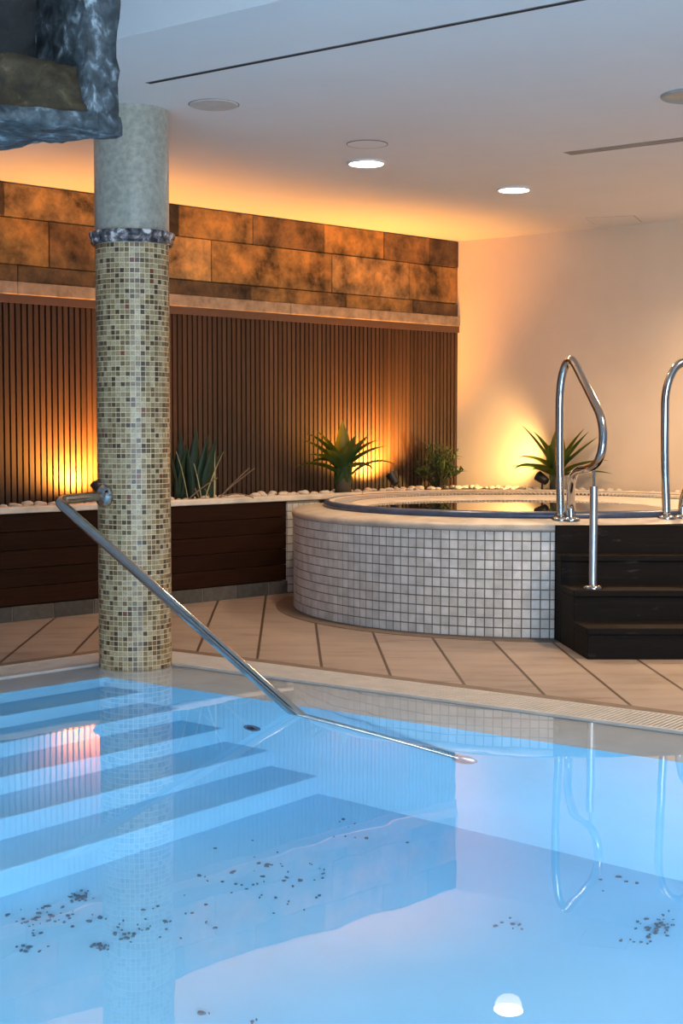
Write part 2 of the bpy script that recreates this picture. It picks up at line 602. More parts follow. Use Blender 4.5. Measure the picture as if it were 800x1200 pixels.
# place where strip meets ring
k = math.sqrt(max(0.0001, RL0 ** 2 - (qc0 - PD) ** 2))
sJ = sc0 + k                                       # strip front line leaves the tub circle here
bm = NB()
LWID = .085
add_box(bm, CORN, uL, nL, Z3, sJ + .01, LLEN, PD - LWID, PD + .008, .566, .6)
bevel(bm, .006, 2)
obj('ledge', bm, M['ledge'], pl, label='pale stone ledge')
pj = LW(sJ, PD, 0) - TC
a_left = math.atan2(pj.y, pj.x)
# right end of the ring: where the tub ring comes back from the plaster wall, out of the picture
a_right = math.radians(8)
bm = NB()
add_lathe(bm, [(RL0, .50), (RL1, .50), (RL1, .595), (RL1 - .005, .6), (RL0 + .005, .6), (RL0, .595)], TX, TY, 90, a_right, a_left, closed=True)
obj('curved_ledge', bm, M['ledge'], pl, label='pale stone ledge curving behind the hot tub', smooth=False)
# soil
bm = NB()
pts = []
pts.append(LW(LLEN, -.0, 0)); pts.append(CORN + (uL + uR) * .002); pts.append(RW(3.4, 0, 0))
pr = TC + Vector((math.cos(a_right), math.sin(a_right), 0)) * (RL0 + .03)
for i in range(61):
    a = a_right + (a_left - a_right) * i / 60
    pts.append(TC + Vector((math.cos(a), math.sin(a), 0)) * (RL0 + .03))
pts.append(LW(sJ + .03, PD - .04, 0)); pts.append(LW(LLEN, PD - .04, 0))
add_prism(bm, [(p.x, p.y) for p in pts], BEDZ - .05, BEDZ)
bmesh.ops.triangulate(bm, faces=bm.faces)
obj('soil', bm, M['soil'], pl)

# boarded front of the bed beyond the hot tub
pe = RW(3.4, 0, 0); fdir = (pe - pr).normalized(); fn = Vector((-fdir.y, fdir.x, 0))
bm = NB()
for a, b in zip(zz[:-1], zz[1:]):
    add_box(bm, pr, fdir, fn, Z3, .045, (pe - pr).length - .02, -.012, .012, a + .0015 if a > .1 else 0, b - .0015)
obj('side_boards', bm, M['board'], pl)

def bed(px, py):
    """a point of the planter bed seen at a pixel"""
    return onz(px, py, BEDZ)

# ------------------------------------------------------------------ hot tub
tub = thing('hot_tub', 'round raised hot tub clad in off-white mosaic with a dark blue rim', 'hot tub', (TX, TY, 0))
def ring_tiles(bm, cx, cy, R, z0, z1, n, rows, gap, depth, a0=0, a1=2 * PI, mi=0):
    for j in range(rows):
        za = z0 + (z1 - z0) * j / rows + gap / 2
        zb = z0 + (z1 - z0) * (j + 1) / rows - gap / 2
        for i in range(n):
            a = a0 + (a1 - a0) * i / n
            da = (a1 - a0) / n
            g = gap / 2 / R
            A, B = a + g, a + da - g
            v = [bm.verts.new((cx + R * math.cos(A), cy + R * math.sin(A), za)), bm.verts.new((cx + R * math.cos(B), cy + R * math.sin(B), za)),
                 bm.verts.new((cx + R * math.cos(B), cy + R * math.sin(B), zb)), bm.verts.new((cx + R * math.cos(A), cy + R * math.sin(A), zb))]
            r2 = R - depth
            w = [bm.verts.new((cx + r2 * math.cos(q), cy + r2 * math.sin(q), z)) for q, z in ((A, za), (B, za), (B, zb), (A, zb))]
            fs = [bm.faces.new(v)]
            for p in range(4):
                fs.append(bm.faces.new((v[p], w[p], w[(p + 1) % 4], v[(p + 1) % 4])))
            for f in fs: f.material_index = mi
bm = NB()
aT0, aT1 = math.radians(150), math.radians(390)
add_lathe(bm, [(TR - .003, 0), (TR - .003, TZ - .028)], TX, TY, 120)
for f in bm.faces: f.material_index = 1
ring_tiles(bm, TX, TY, TR, .004, TZ - .03, 128, 11, .006, .003, aT0, aT1, 0)
obj('tiled_wall', bm, [M['tub_tile'], M['tub_grout']], tub, recalc=False)
RB = 1.165
bm = NB()
add_lathe(bm, [(TR - .01, TZ - .03), (TR + .006, TZ - .03), (TR + .010, TZ - .02), (TR + .008, TZ - .006), (TR - .004, TZ + .004), (RB + .02, TZ + .022), (RB - .02, TZ + .022), (RB - .02, TZ - .03)], TX, TY, 128, closed=True)
obj('coping', bm, M['coping'], tub, smooth=True)
smooth_angle(tub.children[-1], 40)
bm = NB()
add_lathe(bm, [(RB - .008, TZ + .022), (RB + .024, TZ + .022), (RB + .026, TZ + .036), (RB + .018, TZ + .050), (RB + .004, TZ + .056), (RB - .008, TZ + .054)], TX, TY, 128, closed=True)
obj('rim', bm, M['tub_blue'], tub, smooth=True, label='dark blue tiled rim')
RWI = .85                                            # water edge, its circle set a little forward
WX, WY = TX - .105, TY - .03
ZI = TZ + .018
RG = 1.02
def loft(bm, ringsdef, n=128):
    rr_ = []
    for cx, cy, r, z in ringsdef:
        rr_.append([bm.verts.new((cx + r * math.cos(2 * PI * i / n), cy + r * math.sin(2 * PI * i / n), z)) for i in range(n)])
    for a, b in zip(rr_[:-1], rr_[1:]):
        for i in range(n):
            bm.faces.new((a[i], a[(i + 1) % n], b[(i + 1) % n], b[i]))
bm = NB()
loft(bm, [(TX, TY, RB - .009, TZ + .053), (TX, TY, RB - .022, TZ + .048), (TX, TY, RB - .03, TZ + .042), (TX, TY, RG, TZ + .034), (WX, WY, RWI + .015, ZI + .006), (WX, WY, RWI, ZI - .002)])
obj('sloping_surround', bm, M['tub_inner'], tub, smooth=True, recalc=False, label='pale sloping surround inside the blue rim')
bm = NB()
loft(bm, [(WX, WY, RWI, ZI - .002), (WX, WY, RWI - .02, ZI - .06), (WX, WY, RWI - .03, .1), (WX, WY, .02, .08)])
obj('basin', bm, M['tub_basin'], tub, smooth=True, recalc=False)
# overflow grate on the surround: radial bars over a dark slot ring
def zsur(r): return TZ + .034 + (r - RG) / (RB - .03 - RG) * .008
bm = NB()
ng = 260
ra, rb_ = RB - .13, RB - .04
for i in range(ng):
    a = 2 * PI * i / ng
    da = 2 * PI / ng * .52
    sh = 2 * PI / ng * .9
    vs = []
    for dz in (.001, .009):
        for (r, aa) in ((ra, a), (ra, a + da), (rb_, a + da + sh), (rb_, a + sh)):
            vs.append(bm.verts.new((TX + r * math.cos(aa), TY + r * math.sin(aa), zsur(r) + dz)))
    for q in ((3, 2, 1, 0), (4, 5, 6, 7), (0, 1, 5, 4), (1, 2, 6, 5), (2, 3, 7, 6), (3, 0, 4, 7)):
        bm.faces.new([vs[k] for k in q])
og = obj('overflow_grate', bm, M['coping'], tub)
bm = NB()
add_lathe(bm, [(ra, zsur(ra) + .0005), (ra, zsur(ra) + .002), (rb_, zsur(rb_) + .002), (rb_, zsur(rb_) + .0005)], TX, TY, 128, closed=True)
obj('grate_slot', bm, M['rock_dark'], og)
# tiled return wall between planter and tub
bm = NB()
pe0, pe1 = sEnd - .001, sEnd - .26
add_box(bm, CORN, uL, nL, Z3, pe1, pe0, .3, PD + .002, 0, .564, 1)
for j in range(11):
    for i in range(6):
        add_box(bm, CORN, uL, nL, Z3, pe0 - .001 - i * .045 - .04, pe0 - .001 - i * .045, PD + .000, PD + .0045, .008 + j * .0498, .008 + j * .0498 + .044, 0)
    for i in range(1):
        add_box(bm, CORN, uL, nL, Z3, pe0 - .001, pe0 + .0015, .315, PD + .00, .008 + j * .0498, .008 + j * .0498 + .044, 0)
obj('return_wall', bm, [M['tub_tile'], M['tub_grout']], tub)
bm = NB()
bmesh.ops.create_circle(bm, cap_ends=True, segments=128, radius=RWI + .004, matrix=Matrix.Translation((WX, WY, ZI - .001)))
o = obj('hot_tub_water', bm, M['tub_water'])
tag(o, 'still clear water filling the round hot tub', 'water', kind='stuff')
bm = NB()
add_lathe(bm, [(TR - .03, .0005), (TR - .03, .003), (TR + .10, .003), (TR + .10, .0005)], TX, TY, 128, math.radians(165), math.radians(375), closed=True)
tag(obj('trim_2', bm, M['deck_border']), kind='structure')

# ------------------------------------------------------------------ floor deck
GW = .24; BW = .062
def edgeL(t, p, z): return KN + eL * t + mL * p + Z3 * z
def edgeR(t, p, z): return KN + eR * t + mR * p + Z3 * z
# outer corner of offset lines
def off_corner(p):
    a = KN + mL * p; b = KN + mR * p
    return isect(a, eL, b, eR)
LL, LR = 5.0, 6.0
bm = NB()
kb = off_corner(-GW - BW)
outer = [edgeL(LL, -GW - BW, 0), kb, edgeR(LR, -GW - BW, 0), RW(RLEN, .0, 0), CORN + (uL + uR) * .0, LW(LLEN, 0, 0)]
add_prism(bm, [(p.x, p.y) for p in outer], -.12, 0)
o = obj('floor', bm, M['deck']); tag(o, kind='structure')
bm = NB()
kg = off_corner(-GW)
add_prism(bm, [(p.x, p.y) for p in (edgeL(LL, -GW - BW, 0), kb, kg, edgeL(LL, -GW, 0))], -.12, .001)
add_prism(bm, [(p.x, p.y) for p in (kb, edgeR(LR, -GW - BW, 0), edgeR(LR, -GW, 0), kg)], -.12, .001)
tag(obj('trim_3', bm, M['deck_border']), kind='structure')

# gratings: cross bars in a frame
def grating(eD, mD, length, t0):
    bm = NB()
    b = KN
    p = .019
    nb = int((length - t0) / p)
    for i in range(nb):
        t = t0 + i * p
        add_box(bm, b, eD, mD, Z3, t, t + .0125, -GW + .014, -.014, -.014, 0.0)
    add_box(bm, b, eD, mD, Z3, t0 - .2, length, -GW + .001, -GW + .014, -.03, .0005)
    add_box(bm, b, eD, mD, Z3, 0, length, -.014, .0, -.03, .0005)
    add_box(bm, b, eD, mD, Z3, -.1, length, -GW * .52, -GW * .48, -.02, -.002)
    return bm
tag(obj('grating', grating(eL, mL, LL, .02), M['grate']), 'pale overflow grating on the pool edge left of the column below the planter', 'grating')
tag(obj('grating', grating(eR, mR, LR, .02), M['grate']), 'pale overflow grating on the pool edge running right from the column past the hot tub', 'grating')

# ------------------------------------------------------------------ pool
WZ = -.006
LEDZ = -.035
PFL = -1.17
LWL, LWR = .25, .37
basin_parent = None
bm = NB()
kg0 = off_corner(-GW)
# channel bed below the gratings + solid ledges
def quadprism(pts, z0, z1, mi=0): add_prism(bm, [(p.x, p.y) for p in pts], z0, z1, mi)
quadprism((edgeL(LL, -GW, 0), kg0, KN, edgeL(LL, 0, 0)), -1.4, -.06, 2)
quadprism((kg0, edgeR(LR, -GW, 0), edgeR(LR, 0, 0), KN), -1.4, -.06, 2)
kin = isect(KN + mL * LWL, eL, KN + mR * LWR, eR)
quadprism((edgeL(LL, 0, 0), KN, kin, edgeL(LL, LWL, 0)), -1.4, LEDZ, 1)
quadprism((KN, edgeR(LR, 0, 0), edgeR(LR, LWR, 0), kin), -1.4, LEDZ, 1)
for f in bm.faces:
    if abs(f.normal.z) < .5 and f.material_index == 1: pass
bm.faces.ensure_lookup_table()
bm.normal_update()
for f in bm.faces:
    c = f.calc_center_median()
    if f.material_index == 1 and abs(f.normal.z) < .5: f.material_index = 0
# floor of the pool
add_box(bm, O3, X3, Y3, Z3, -6, 7, .25, 9, PFL - .1, PFL, 0)
# near and side walls (behind and beside the viewer)
add_box(bm, O3, X3, Y3, Z3, -6, 7, .1, .3, PFL, -.01, 0)
basin = obj('pool_basin', bm, [M['pool'], M['pool_ledge'], M['dark']])
tag(basin, kind='structure')
nose = [.456, .66, .885, 1.11, 1.335]
prev = LWL
for i, p in enumerate(nose):
    bm = NB()
    z = LEDZ - .189 * (i + 1)
    add_box(bm, KN, eL, mL, Z3, -.2, LL, prev - .02, p, PFL - .02, z)
    bevel(bm, .008, 2)
    so = obj('pool_step', bm, M['pool'], basin)
    so['kind'] = 'structure'
    prev = p
# near deck where the viewer stands
bm = NB()
add_box(bm, O3, X3, Y3, Z3, -6, 7, -3, .3, -.12, 0)
tag(obj('floor_near', bm, M['deck']), kind='structure')

# water surface
bm = NB()
wpts = [edgeL(LL, .0, 0), KN, edgeR(LR, .0, 0), Vector((7, .3, 0)), Vector((-6, .3, 0))]
vs = [bm.verts.new((p.x, p.y, WZ)) for p in wpts]
f = bm.faces.new(vs)
if f.normal.z < 0: bmesh.ops.reverse_faces(bm, faces=[f])
bm.normal_update()
for f in bm.faces:
    if f.normal.z < 0: f.normal_flip()
o = obj('pool_water', bm, M['water'], recalc=False)
tag(o, 'still pale blue water of the swimming pool', 'water', kind='stuff')

# refraction: where does the thing seen at a pixel lie at depth D
def under_plane(px, py, o, n):
    r = ray(px, py); c = Vector((0, 0, CAMZ))
    t = (WZ - CAMZ) / r.z
    h = c + r * t
    d = r.normalized()
    hor = Vector((d.x, d.y, 0)); s = hor.length
    s2 = s / 1.33
    d2 = hor.normalized() * s2; d2.z = -math.sqrt(1 - s2 * s2)
    t = (o - h).dot(n) / d2.dot(n)
    return h + d2 * t

# return inlet on the wall below the ledge
WR_O = KN + mR * LWR
pi_ = under_plane(296, 853, WR_O, mR)
il = thing('pool_inlet', 'small dark round water inlet on the pool wall below the handrail', 'pool inlet', pi_)
bm = NB()
add_disc_profile(bm, pi_, mR, [(.040, 0), (.040, .008), (.034, .012), (.028, .008), (.02, .006)])
obj('flange', bm, plain('inlet_blue', (.05, .12, .22), .4), il)
bm = NB()
add_disc_profile(bm, pi_, mR, [(.018, .004), (.018, .012), (.010, .014)])
obj('nozzle', bm, M['dark'], il)

# debris on the pool floor
bm = NB()
def fleck(px, py, r):
    p = under_plane(px, py, Vector((0, 0, PFL)), Z3)
    n = rnd.randint(5, 8)
    ph = rnd.random() * 6
    st = rnd.uniform(.5, 1)
    rot = rnd.random() * PI
    ring = []
    for i in range(n):
        a = ph + 2 * PI * i / n
        rr = r * rnd.uniform(.45, 1.1)
        x, y = rr * math.cos(a), rr * math.sin(a) * st
        ring.append((p.x + x * math.cos(rot) - y * math.sin(rot), p.y + x * math.sin(rot) + y * math.cos(rot)))
    add_prism(bm, ring, PFL + .0005, PFL + rnd.uniform(.004, .010))
for cx, cy, sx, sy, n in ((95, 1050, 14, 5, 26), (50, 1075, 42, 12, 44), (115, 1110, 10, 4, 16), (30, 1112, 14, 5, 10), (180, 1085, 55, 22, 34),
                          (320, 1030, 70, 35, 50), (775, 1085, 22, 12, 34), (755, 1100, 25, 10, 10), (600, 1082, 25, 8, 8), (240, 1190, 5, 3, 3), (297, 1197, 4, 2, 3), (735, 1028, 30, 10, 6), (420, 970, 25, 10, 8)):
    for i in range(n):
        fleck(rnd.gauss(cx, sx * .6), max(cy - 45, rnd.gauss(cy, sy * .6)), rnd.choice((.004, .005, .007, .010)))
o = obj('pool_debris', bm, M['debris'])
tag(o, 'scattered dark specks of dirt lying on the pool floor', 'debris', kind='stuff')

# ------------------------------------------------------------------ column
cf = onz(159, 785.5, WZ)
CR = .1555
cdir = Vector((cf.x, cf.y, 0)).normalized()
CC = Vector((cf.x, cf.y, 0)) + cdir * CR
col = thing('column', 'round column at the pool corner covered in beige and brown glass mosaic', 'column', (CC.x, CC.y, LEDZ))
zc = hit_plane(155, 288, CC, Vector((0, 1, 0))).z
bm = NB()
add_lathe(bm, [(CR - .0018, -.5), (CR - .0018, zc)], CC.x, CC.y, 96)
for f in bm.faces: f.material_index = 1
ring_tiles(bm, CC.x, CC.y, CR, -.056, zc - .002, 46, int((zc + .054) / .0212), .0032, .0018)
obj('mosaic_shaft', bm, [M['mosaic'], M['grout']], col, recalc=False)
bm = NB()
add_lathe(bm, [(0.02, zc - .002), (CR + .004, zc - .002), (CR + .012, zc - .003), (CR + .018, zc + .006), (CR + .018, zc + .022), (CR + .024, zc + .028), (CR + .027, zc + .036), (CR + .026, zc + .046), (CR + .022, zc + .050), (.02, zc + .050)], CC.x, CC.y, 96)
obj('collar', bm, M['marble'], col, label='grey veined marble collar ring')
smooth_angle(col.children[-1], 35)
bm = NB()
add_lathe(bm, [(CR + .001, zc + .045), (CR + .001, CEIL + .01)], CC.x, CC.y, 96)
obj('upper_shaft', bm, M['drum'], col, smooth=True, label='smooth grey-green upper shaft')

# ------------------------------------------------------------------ pool handrail
ph = thing('pool_handrail', 'bent stainless steel handrail from the column down into the pool', 'handrail', (CC.x, CC.y, .7))
pr_r = .0205
fl_dir = Vector((-.78, -.62, 0)).normalized()
att = atd(122, 581, CC.y - .115)
fl_dir = Vector((att.x - CC.x, att.y - CC.y, 0)).normalized()
surf = CC + fl_dir * CR; surf.z = att.z
elb = atd(66, 586, 5.72)
ent = onz(343, 836, WZ)
endp = under_plane(545, 890, WR_O, mR)
arm_dir = (elb - surf).normalized()
path = fillet([surf, elb, ent + Z3 * .01, endp + mR * .0], [0, .05, .04, 0])
bm = NB()
add_tube(bm, path, pr_r, 20)
obj('rail', bm, M['steel'], ph, smooth=True)
bm = NB()
add_disc_profile(bm, surf - fl_dir * .006, fl_dir, [(.050, 0), (.050, .010), (.047, .020), (.038, .030), (.026, .036), (.021, .038)], 32)
obj('column_flange', bm, M['steel'], ph)
smooth_angle(ph.children[-1], 50)
bm = NB()
add_disc_profile(bm, endp - mR * .002, mR, [(.048, 0), (.048, .010), (.044, .018), (.034, .024), (.021, .026)], 32)
obj('wall_flange', bm, M['steel_satin'], ph)
smooth_angle(ph.children[-1], 50)

# ------------------------------------------------------------------ wooden steps to the hot tub
sf = onz(688, 773, 0)
ST = thing('wooden_steps', 'dark stained wooden steps leading up to the hot tub', 'steps', (sf.x + .4, sf.y, 0))
XS0, XS1 = sf.x, sf.x + 1.0
front = [sf.y, sf.y + .235, sf.y + .475, sf.y + .585]
top = [.139, .278, .417, .55]
for i in range(4):
    bm = NB()
    lo = 0.0
    y1 = front[i + 1] + .0 if i < 3 else None
    def tub_front(x): return TY - math.sqrt((TR + .016) ** 2 - (x - TX) ** 2)
    def xl(y): return XS0 - .093 * (y - front[0])
    def xr(y): return XS1 + .093 * (y - front[0])
    if i < 3:
        ya, yb = front[i], front[i + 1] - .001
        add_prism(bm, [(xl(ya), ya), (xr(ya), ya), (xr(yb), yb), (xl(yb), yb)], 0, top[i] - .03)
        ya -= .006
        add_prism(bm, [(xl(ya) - .004, ya), (xr(ya) + .004, ya), (xr(yb) + .004, yb), (xl(yb) - .004, yb)], top[i] - .03, top[i])
    else:
        n = 14
        xa, xb = XS0 - .058, XS1 + .058
        base = [(xa, front[3]), (xb, front[3])]
        cur = [(xb - (xb - xa) * k / n, tub_front(xb - (xb - xa) * k / n)) for k in range(n + 1)]
        add_prism(bm, [(xa, front[3])] + [(xb, front[3])] + cur, 0, top[3])
    bevel(bm, .004, 2)
    obj('step', bm, M['step'], ST)

# ------------------------------------------------------------------ hot tub handrails
def make_tub_rail(loop, posttop, postbase, label, rot=0, shift=Vector((0, 0, 0)), spread=1.0):
    base = loop[0]
    R = Matrix.Rotation(rot, 4, 'Z')
    def tr(p):
        q = p - base
        return (R @ Vector((q.x * spread, q.y, q.z))) + base + shift
    t = thing('tub_handrail', label, 'handrail', tr(base))
    bm = NB()
    pts = [tr(p) for p in loop]
    add_tube(bm, catmull(pts), .0205, 20)
    obj('rail_loop', bm, M['steel'], t, smooth=True)
    for q in (loop[0], loop[-1]):
        bm = NB()
        add_disc_profile(bm, tr(q) - Z3 * .002, Z3, [(.045, 0), (.045, .006), (.040, .012), (.028, .016), (.021, .018)], 28)
        f = obj('base_flange', bm, M['steel'], t)
        smooth_angle(f, 50)
    bm = NB()
    a = tr(postbase); b = tr(posttop)
    add_tube(bm, [a, Vector((a.x, a.y, b.z - .075))], .019, 20)
    sp = obj('support_post', bm, M['steel_satin'], t)
    smooth_angle(sp, 50)
    bm = NB()
    add_tube(bm, [Vector((a.x, a.y, b.z - .08)), Vector((a.x, a.y, b.z))], .006, 12)
    obj('pin', bm, M['steel'], sp)
    bm = NB()
    add_disc_profile(bm, a - Z3 * .001, Z3, [(.045, 0), (.045, .006), (.038, .014), (.020, .018)], 28)
    f = obj('post_flange', bm, M['steel'], t)
    smooth_angle(f, 50)
    return t
zcop = TZ + .019
def on_coping(px, r):
    # point of the coping ring, radius r, on the near side along a sight line
    d = ray(px, 600); k = d.x / d.y
    A = 1 + k * k; B = -2 * (TX * k + TY); Cq = TX * TX + TY * TY - r * r
    y = (-B - math.sqrt(B * B - 4 * A * Cq)) / (2 * A)
    return Vector((k * y, y, zcop))
L0 = on_coping(657, 1.225)
DY = L0.y
L8 = on_coping(668.5, 1.245)
raw = [(655.5, 540, 0), (655.5, 492, 0), (656, 464, 0), (658, 444, -.01), (662, 429, -.025), (667.5, 422, -.05), (673, 426, -.08), (683, 445, -.17), (695, 469, -.28), (703, 487, -.345), (706.5, 508, -.38), (704.5, 530, -.39), (698, 544, -.36), (688, 549.5, -.30), (678, 551, -.20), (671.5, 558, -.11), (668.5, 574, -.06), (667.5, 592, L8.y - L0.y)]
pts = [L0] + [atd(x, y, DY + d) for x, y, d in raw] + [L8]
pts[-2].x = L8.x
def catmull(P, n=6):
    out = []
    for i in range(len(P) - 1):
        a = P[max(i - 1, 0)]; b = P[i]; c = P[i + 1]; d = P[min(i + 2, len(P) - 1)]
        for k in range(n):
            t = k / n
            out.append(.5 * ((2 * b) + (c - a) * t + (2 * a - 5 * b + 4 * c - d) * t * t + (3 * b - a - 3 * c + d) * t ** 3))
    out.append(P[-1].copy())
    return out
pbase = onz(694.5, 689, top[1])
ptop = atd(694.5, 551, pbase.y)
make_tub_rail(pts, ptop, pbase, 'polished steel loop handrail at the left side of the dark wooden steps')
R0 = on_coping(781, 1.225)
make_tub_rail(pts, ptop, pbase, 'polished steel handrail on the hot tub rim, cut by the right photo edge', rot=math.radians(38), spread=2.2, shift=R0 - L0)

# ------------------------------------------------------------------ ceiling fittings
def downlight(px, py, r, label, lit, name='ceiling_light', cat='ceiling light', group=None):
    p = onz(px, py, CEIL)
    t = thing(name, label, cat, p, group=group)
    bm = NB()
    add_lathe(bm, [(r * .86, CEIL - .001), (r * .88, CEIL - .010), (r * .98, CEIL - .010), (r, CEIL - .006), (r, CEIL + .002), (r * .86, CEIL + .002)], p.x, p.y, 48, closed=True)
    o = obj('trim_ring', bm, M['white_plastic'] if lit else M['dull_ring'], t); smooth_angle(o, 40)
    bm = NB()
    add_lathe(bm, [(.0005, CEIL - .0035), (r * .87, CEIL - .0035), (r * .87, CEIL + .002), (.0005, CEIL + .002)], p.x, p.y, 48, closed=False)
    obj('diffuser', bm, M['lamp'] if lit else M['unlit'], t, label='glowing white diffuser' if lit else None)
    return t, p
dl = []
dl.append(downlight(429, 190.5, .098, 'lit round ceiling light above the left half of the hot tub', True))
dl.append(downlight(602, 221.5, .096, 'lit round ceiling light further back to the right of the other lit one', True))
downlight(811, 111, .125, 'unlit round ceiling light cut by the right edge of the photo', False)

def flush_disc(px, py, r, label, name, cat, gap):
    p = onz(px, py, CEIL)
    t = thing(name, label, cat, p)
    bm = NB()
    add_lathe(bm, [(.0005, CEIL - .005), (r * .93, CEIL - .005), (r * .95, CEIL - .002), (r * .95, CEIL + .002)], p.x, p.y, 48)
    obj('cover', bm, plain('cover_' + name, (.56, .53, .49), .6), t)
    bm = NB()
    add_lathe(bm, [(r * .95, CEIL - .0008), (r, CEIL - .0008), (r, CEIL + .002), (r * .95, CEIL + .002)], p.x, p.y, 48, closed=True)
    obj('shadow_gap', bm, M['grey_plastic'], t)
    return t
flush_disc(250.5, 122.5, .106, 'round pale speaker cover in the ceiling to the right of the column top', 'ceiling_speaker', 'speaker', .01)
p = onz(430, 168.5, CEIL)
t = thing('ceiling_disc', 'faint round cover plate in the ceiling just before the left lit ceiling light', 'cover plate', p)
bm = NB()
add_lathe(bm, [(.0005, CEIL - .003), (.094, CEIL - .003), (.094, CEIL + .002)], p.x, p.y, 48)
obj('plate', bm, M['ceiling'], t)
bm = NB()
add_lathe(bm, [(.094, CEIL - .0036), (.0975, CEIL - .0036), (.0975, CEIL + .002), (.094, CEIL + .002)], p.x, p.y, 48, closed=True)
obj('rim', bm, M['grey_plastic'], t)

def slot(p0, p1, w, name, label, cat, mats):
    d = (p1 - p0); L = d.length; d.normalize()
    n = Vector((-d.y, d.x, 0))
    mid = (p0 + p1) / 2
    t = thing(name, label, cat, mid)
    bm = NB()
    add_box(bm, p0, d, n, Z3, 0, L, -w / 2, w / 2, -.0015, .004)
    obj('frame', bm, mats[0], t)
    bm = NB()
    k = 3 if w > .04 else 1
    for i in range(k):
        a = -w / 2 + w * (i + (.18 if k == 1 else .36)) / k; b = -w / 2 + w * (i + (.82 if k == 1 else .64)) / k
        add_box(bm, p0, d, n, Z3, .01, L - .01, a, b, -.0025, .004)
    obj('slots', bm, mats[1], t)
a = onz(173, 97.5, CEIL); b = onz(682, -1, CEIL)
slot(a, a + (b - a) * 1.5, .026, 'air_slot', 'long thin dark air slot running across the near ceiling', 'air vent', (M['grey_plastic'], M['dark']))
a = onz(664, 180, CEIL); b = onz(800, 163, CEIL)
slot(a, a + (b - a) * 1.9, .085, 'air_diffuser', 'grey linear air diffuser in the ceiling at the right edge of the photo', 'air vent', (M['diffuser_frame'], M['skirt_joint']))
a = onz(686, 255.5, CEIL); b = onz(743, 252.5, CEIL)
hd = (b - a).normalized()
t = thing('access_hatch', 'faint access hatch outline in the ceiling near the plaster wall', 'hatch', (a + b) / 2)
bm = NB()
hn = Vector((-hd.y, hd.x, 0)); hn = hn if hn.y > 0 else -hn
hl = (b - a).length
add_box(bm, a, hd, hn, Z3, .004, hl - .004, .004, .30, -.0025, .003)
obj('panel', bm, M['ceiling'], t)
bm = NB()
add_box(bm, a, hd, hn, Z3, 0, hl, 0, .304, -.001, .003)
obj('gap', bm, plain('hatch_gap', (.40, .33, .26), .8), t)

# ------------------------------------------------------------------ hanging stone block, top left
def rough(bm, amt, freq, seed, cuts_len=.05):
    for it in range(6):
        long_e = [e for e in bm.edges if e.calc_length() > cuts_len]
        if not long_e: break
        bmesh.ops.subdivide_edges(bm, edges=long_e, cuts=1, use_grid_fill=True)
    bmesh.ops.triangulate(bm, faces=bm.faces)
    bm.normal_update()
    for v in bm.verts:
        p = v.co * freq + Vector((seed, seed * 2.1, seed * .7))
        v.co += v.normal * (noise.fractal(p, .8, 2.0, 5) * amt)
bz = onz(0, 140, 0)
A_ = atd(106, 148, 3.50); ZB = A_.z
B_ = onz(140, 156.5, ZB)
D_ = onz(0, 141, ZB)
Cc_ = onz(0, 177, ZB)
dF = (D_ - A_); dF.z = 0
dBk = (Cc_ - B_); dBk.z = 0
Dd = A_ + dF.normalized() * 1.0
Cd = B_ + dBk.normalized() * 1.25
rb = thing('stone_block', 'dark rough stone block hanging from the ceiling with a hollow front and brown sill', 'stone block', ((A_ + Cd) / 2))
ZTOP = CEIL + .45
nF = Vector((-dF.y, dF.x, 0)).normalized(); nF = nF if nF.y < 0 else -nF     # towards viewer
dFn = dF.normalized()
dBn = dBk.normalized()
# bottom slab
bm = NB()
add_prism(bm, [(p.x, p.y) for p in (A_, B_, Cd, Dd)], ZB, ZB + .038)
rough(bm, .012, 9, 1.3, .035)
obj('bottom_slab', bm, M['rock_grey'], rb, smooth=True, label='blue-grey stone slab underneath')
# right cheek, a leaning pier
bm = NB()
w0 = .045; w1 = .10
lo = [A_ + dFn * .0, B_, B_ + dBn * .30, A_ + dFn * .06 - nF * .12]
lov = [bm.verts.new((p.x, p.y, ZB + .025)) for p in lo]
hi = [A_ + dFn * .028, B_ + Vector((-.004, 0, 0)), B_ + dBn * .30, A_ + dFn * .05 - nF * .12]
hiv = [bm.verts.new((p.x, p.y, ZTOP)) for p in hi]
bm.faces.new(lov[::-1]); bm.faces.new(hiv)
for i in range(4): bm.faces.new((lov[i], lov[(i + 1) % 4], hiv[(i + 1) % 4], hiv[i]))
bmesh.ops.recalc_face_normals(bm, faces=bm.faces)
rough(bm, .014, 8, 4.4, .035)
obj('side_pier', bm, M['rock_grey'], rb, smooth=True, label='mottled grey stone pier on the right')
# brown sill
zs = ZB + .038
bm = NB()
zt = hit_plane(20, 50, A_ - nF * .01, nF).z
pf = [A_ + dFn * .0 - nF * .012, Dd - nF * .018, Dd - nF * .30, A_ + dFn * .06 - nF * .30]
lov = [bm.verts.new((p.x, p.y, zs - .005)) for p in pf]
pf2 = [A_ + dFn * .02 - nF * .05, Dd - nF * .05, Dd - nF * .30, A_ + dFn * .03 - nF * .30]
hts = [zt - .03, zt + .04, zt + .07, zt - .02]
hiv = [bm.verts.new((p.x, p.y, h)) for p, h in zip(pf2, hts)]
bm.faces.new(lov[::-1]); bm.faces.new(hiv)
for i in range(4): bm.faces.new((lov[i], lov[(i + 1) % 4], hiv[(i + 1) % 4], hiv[i]))
bmesh.ops.recalc_face_normals(bm, faces=bm.faces)
rough(bm, .016, 11, 7.7, .03)
obj('sill', bm, M['rock_brown'], rb, smooth=True, label='brown rough stone sill')
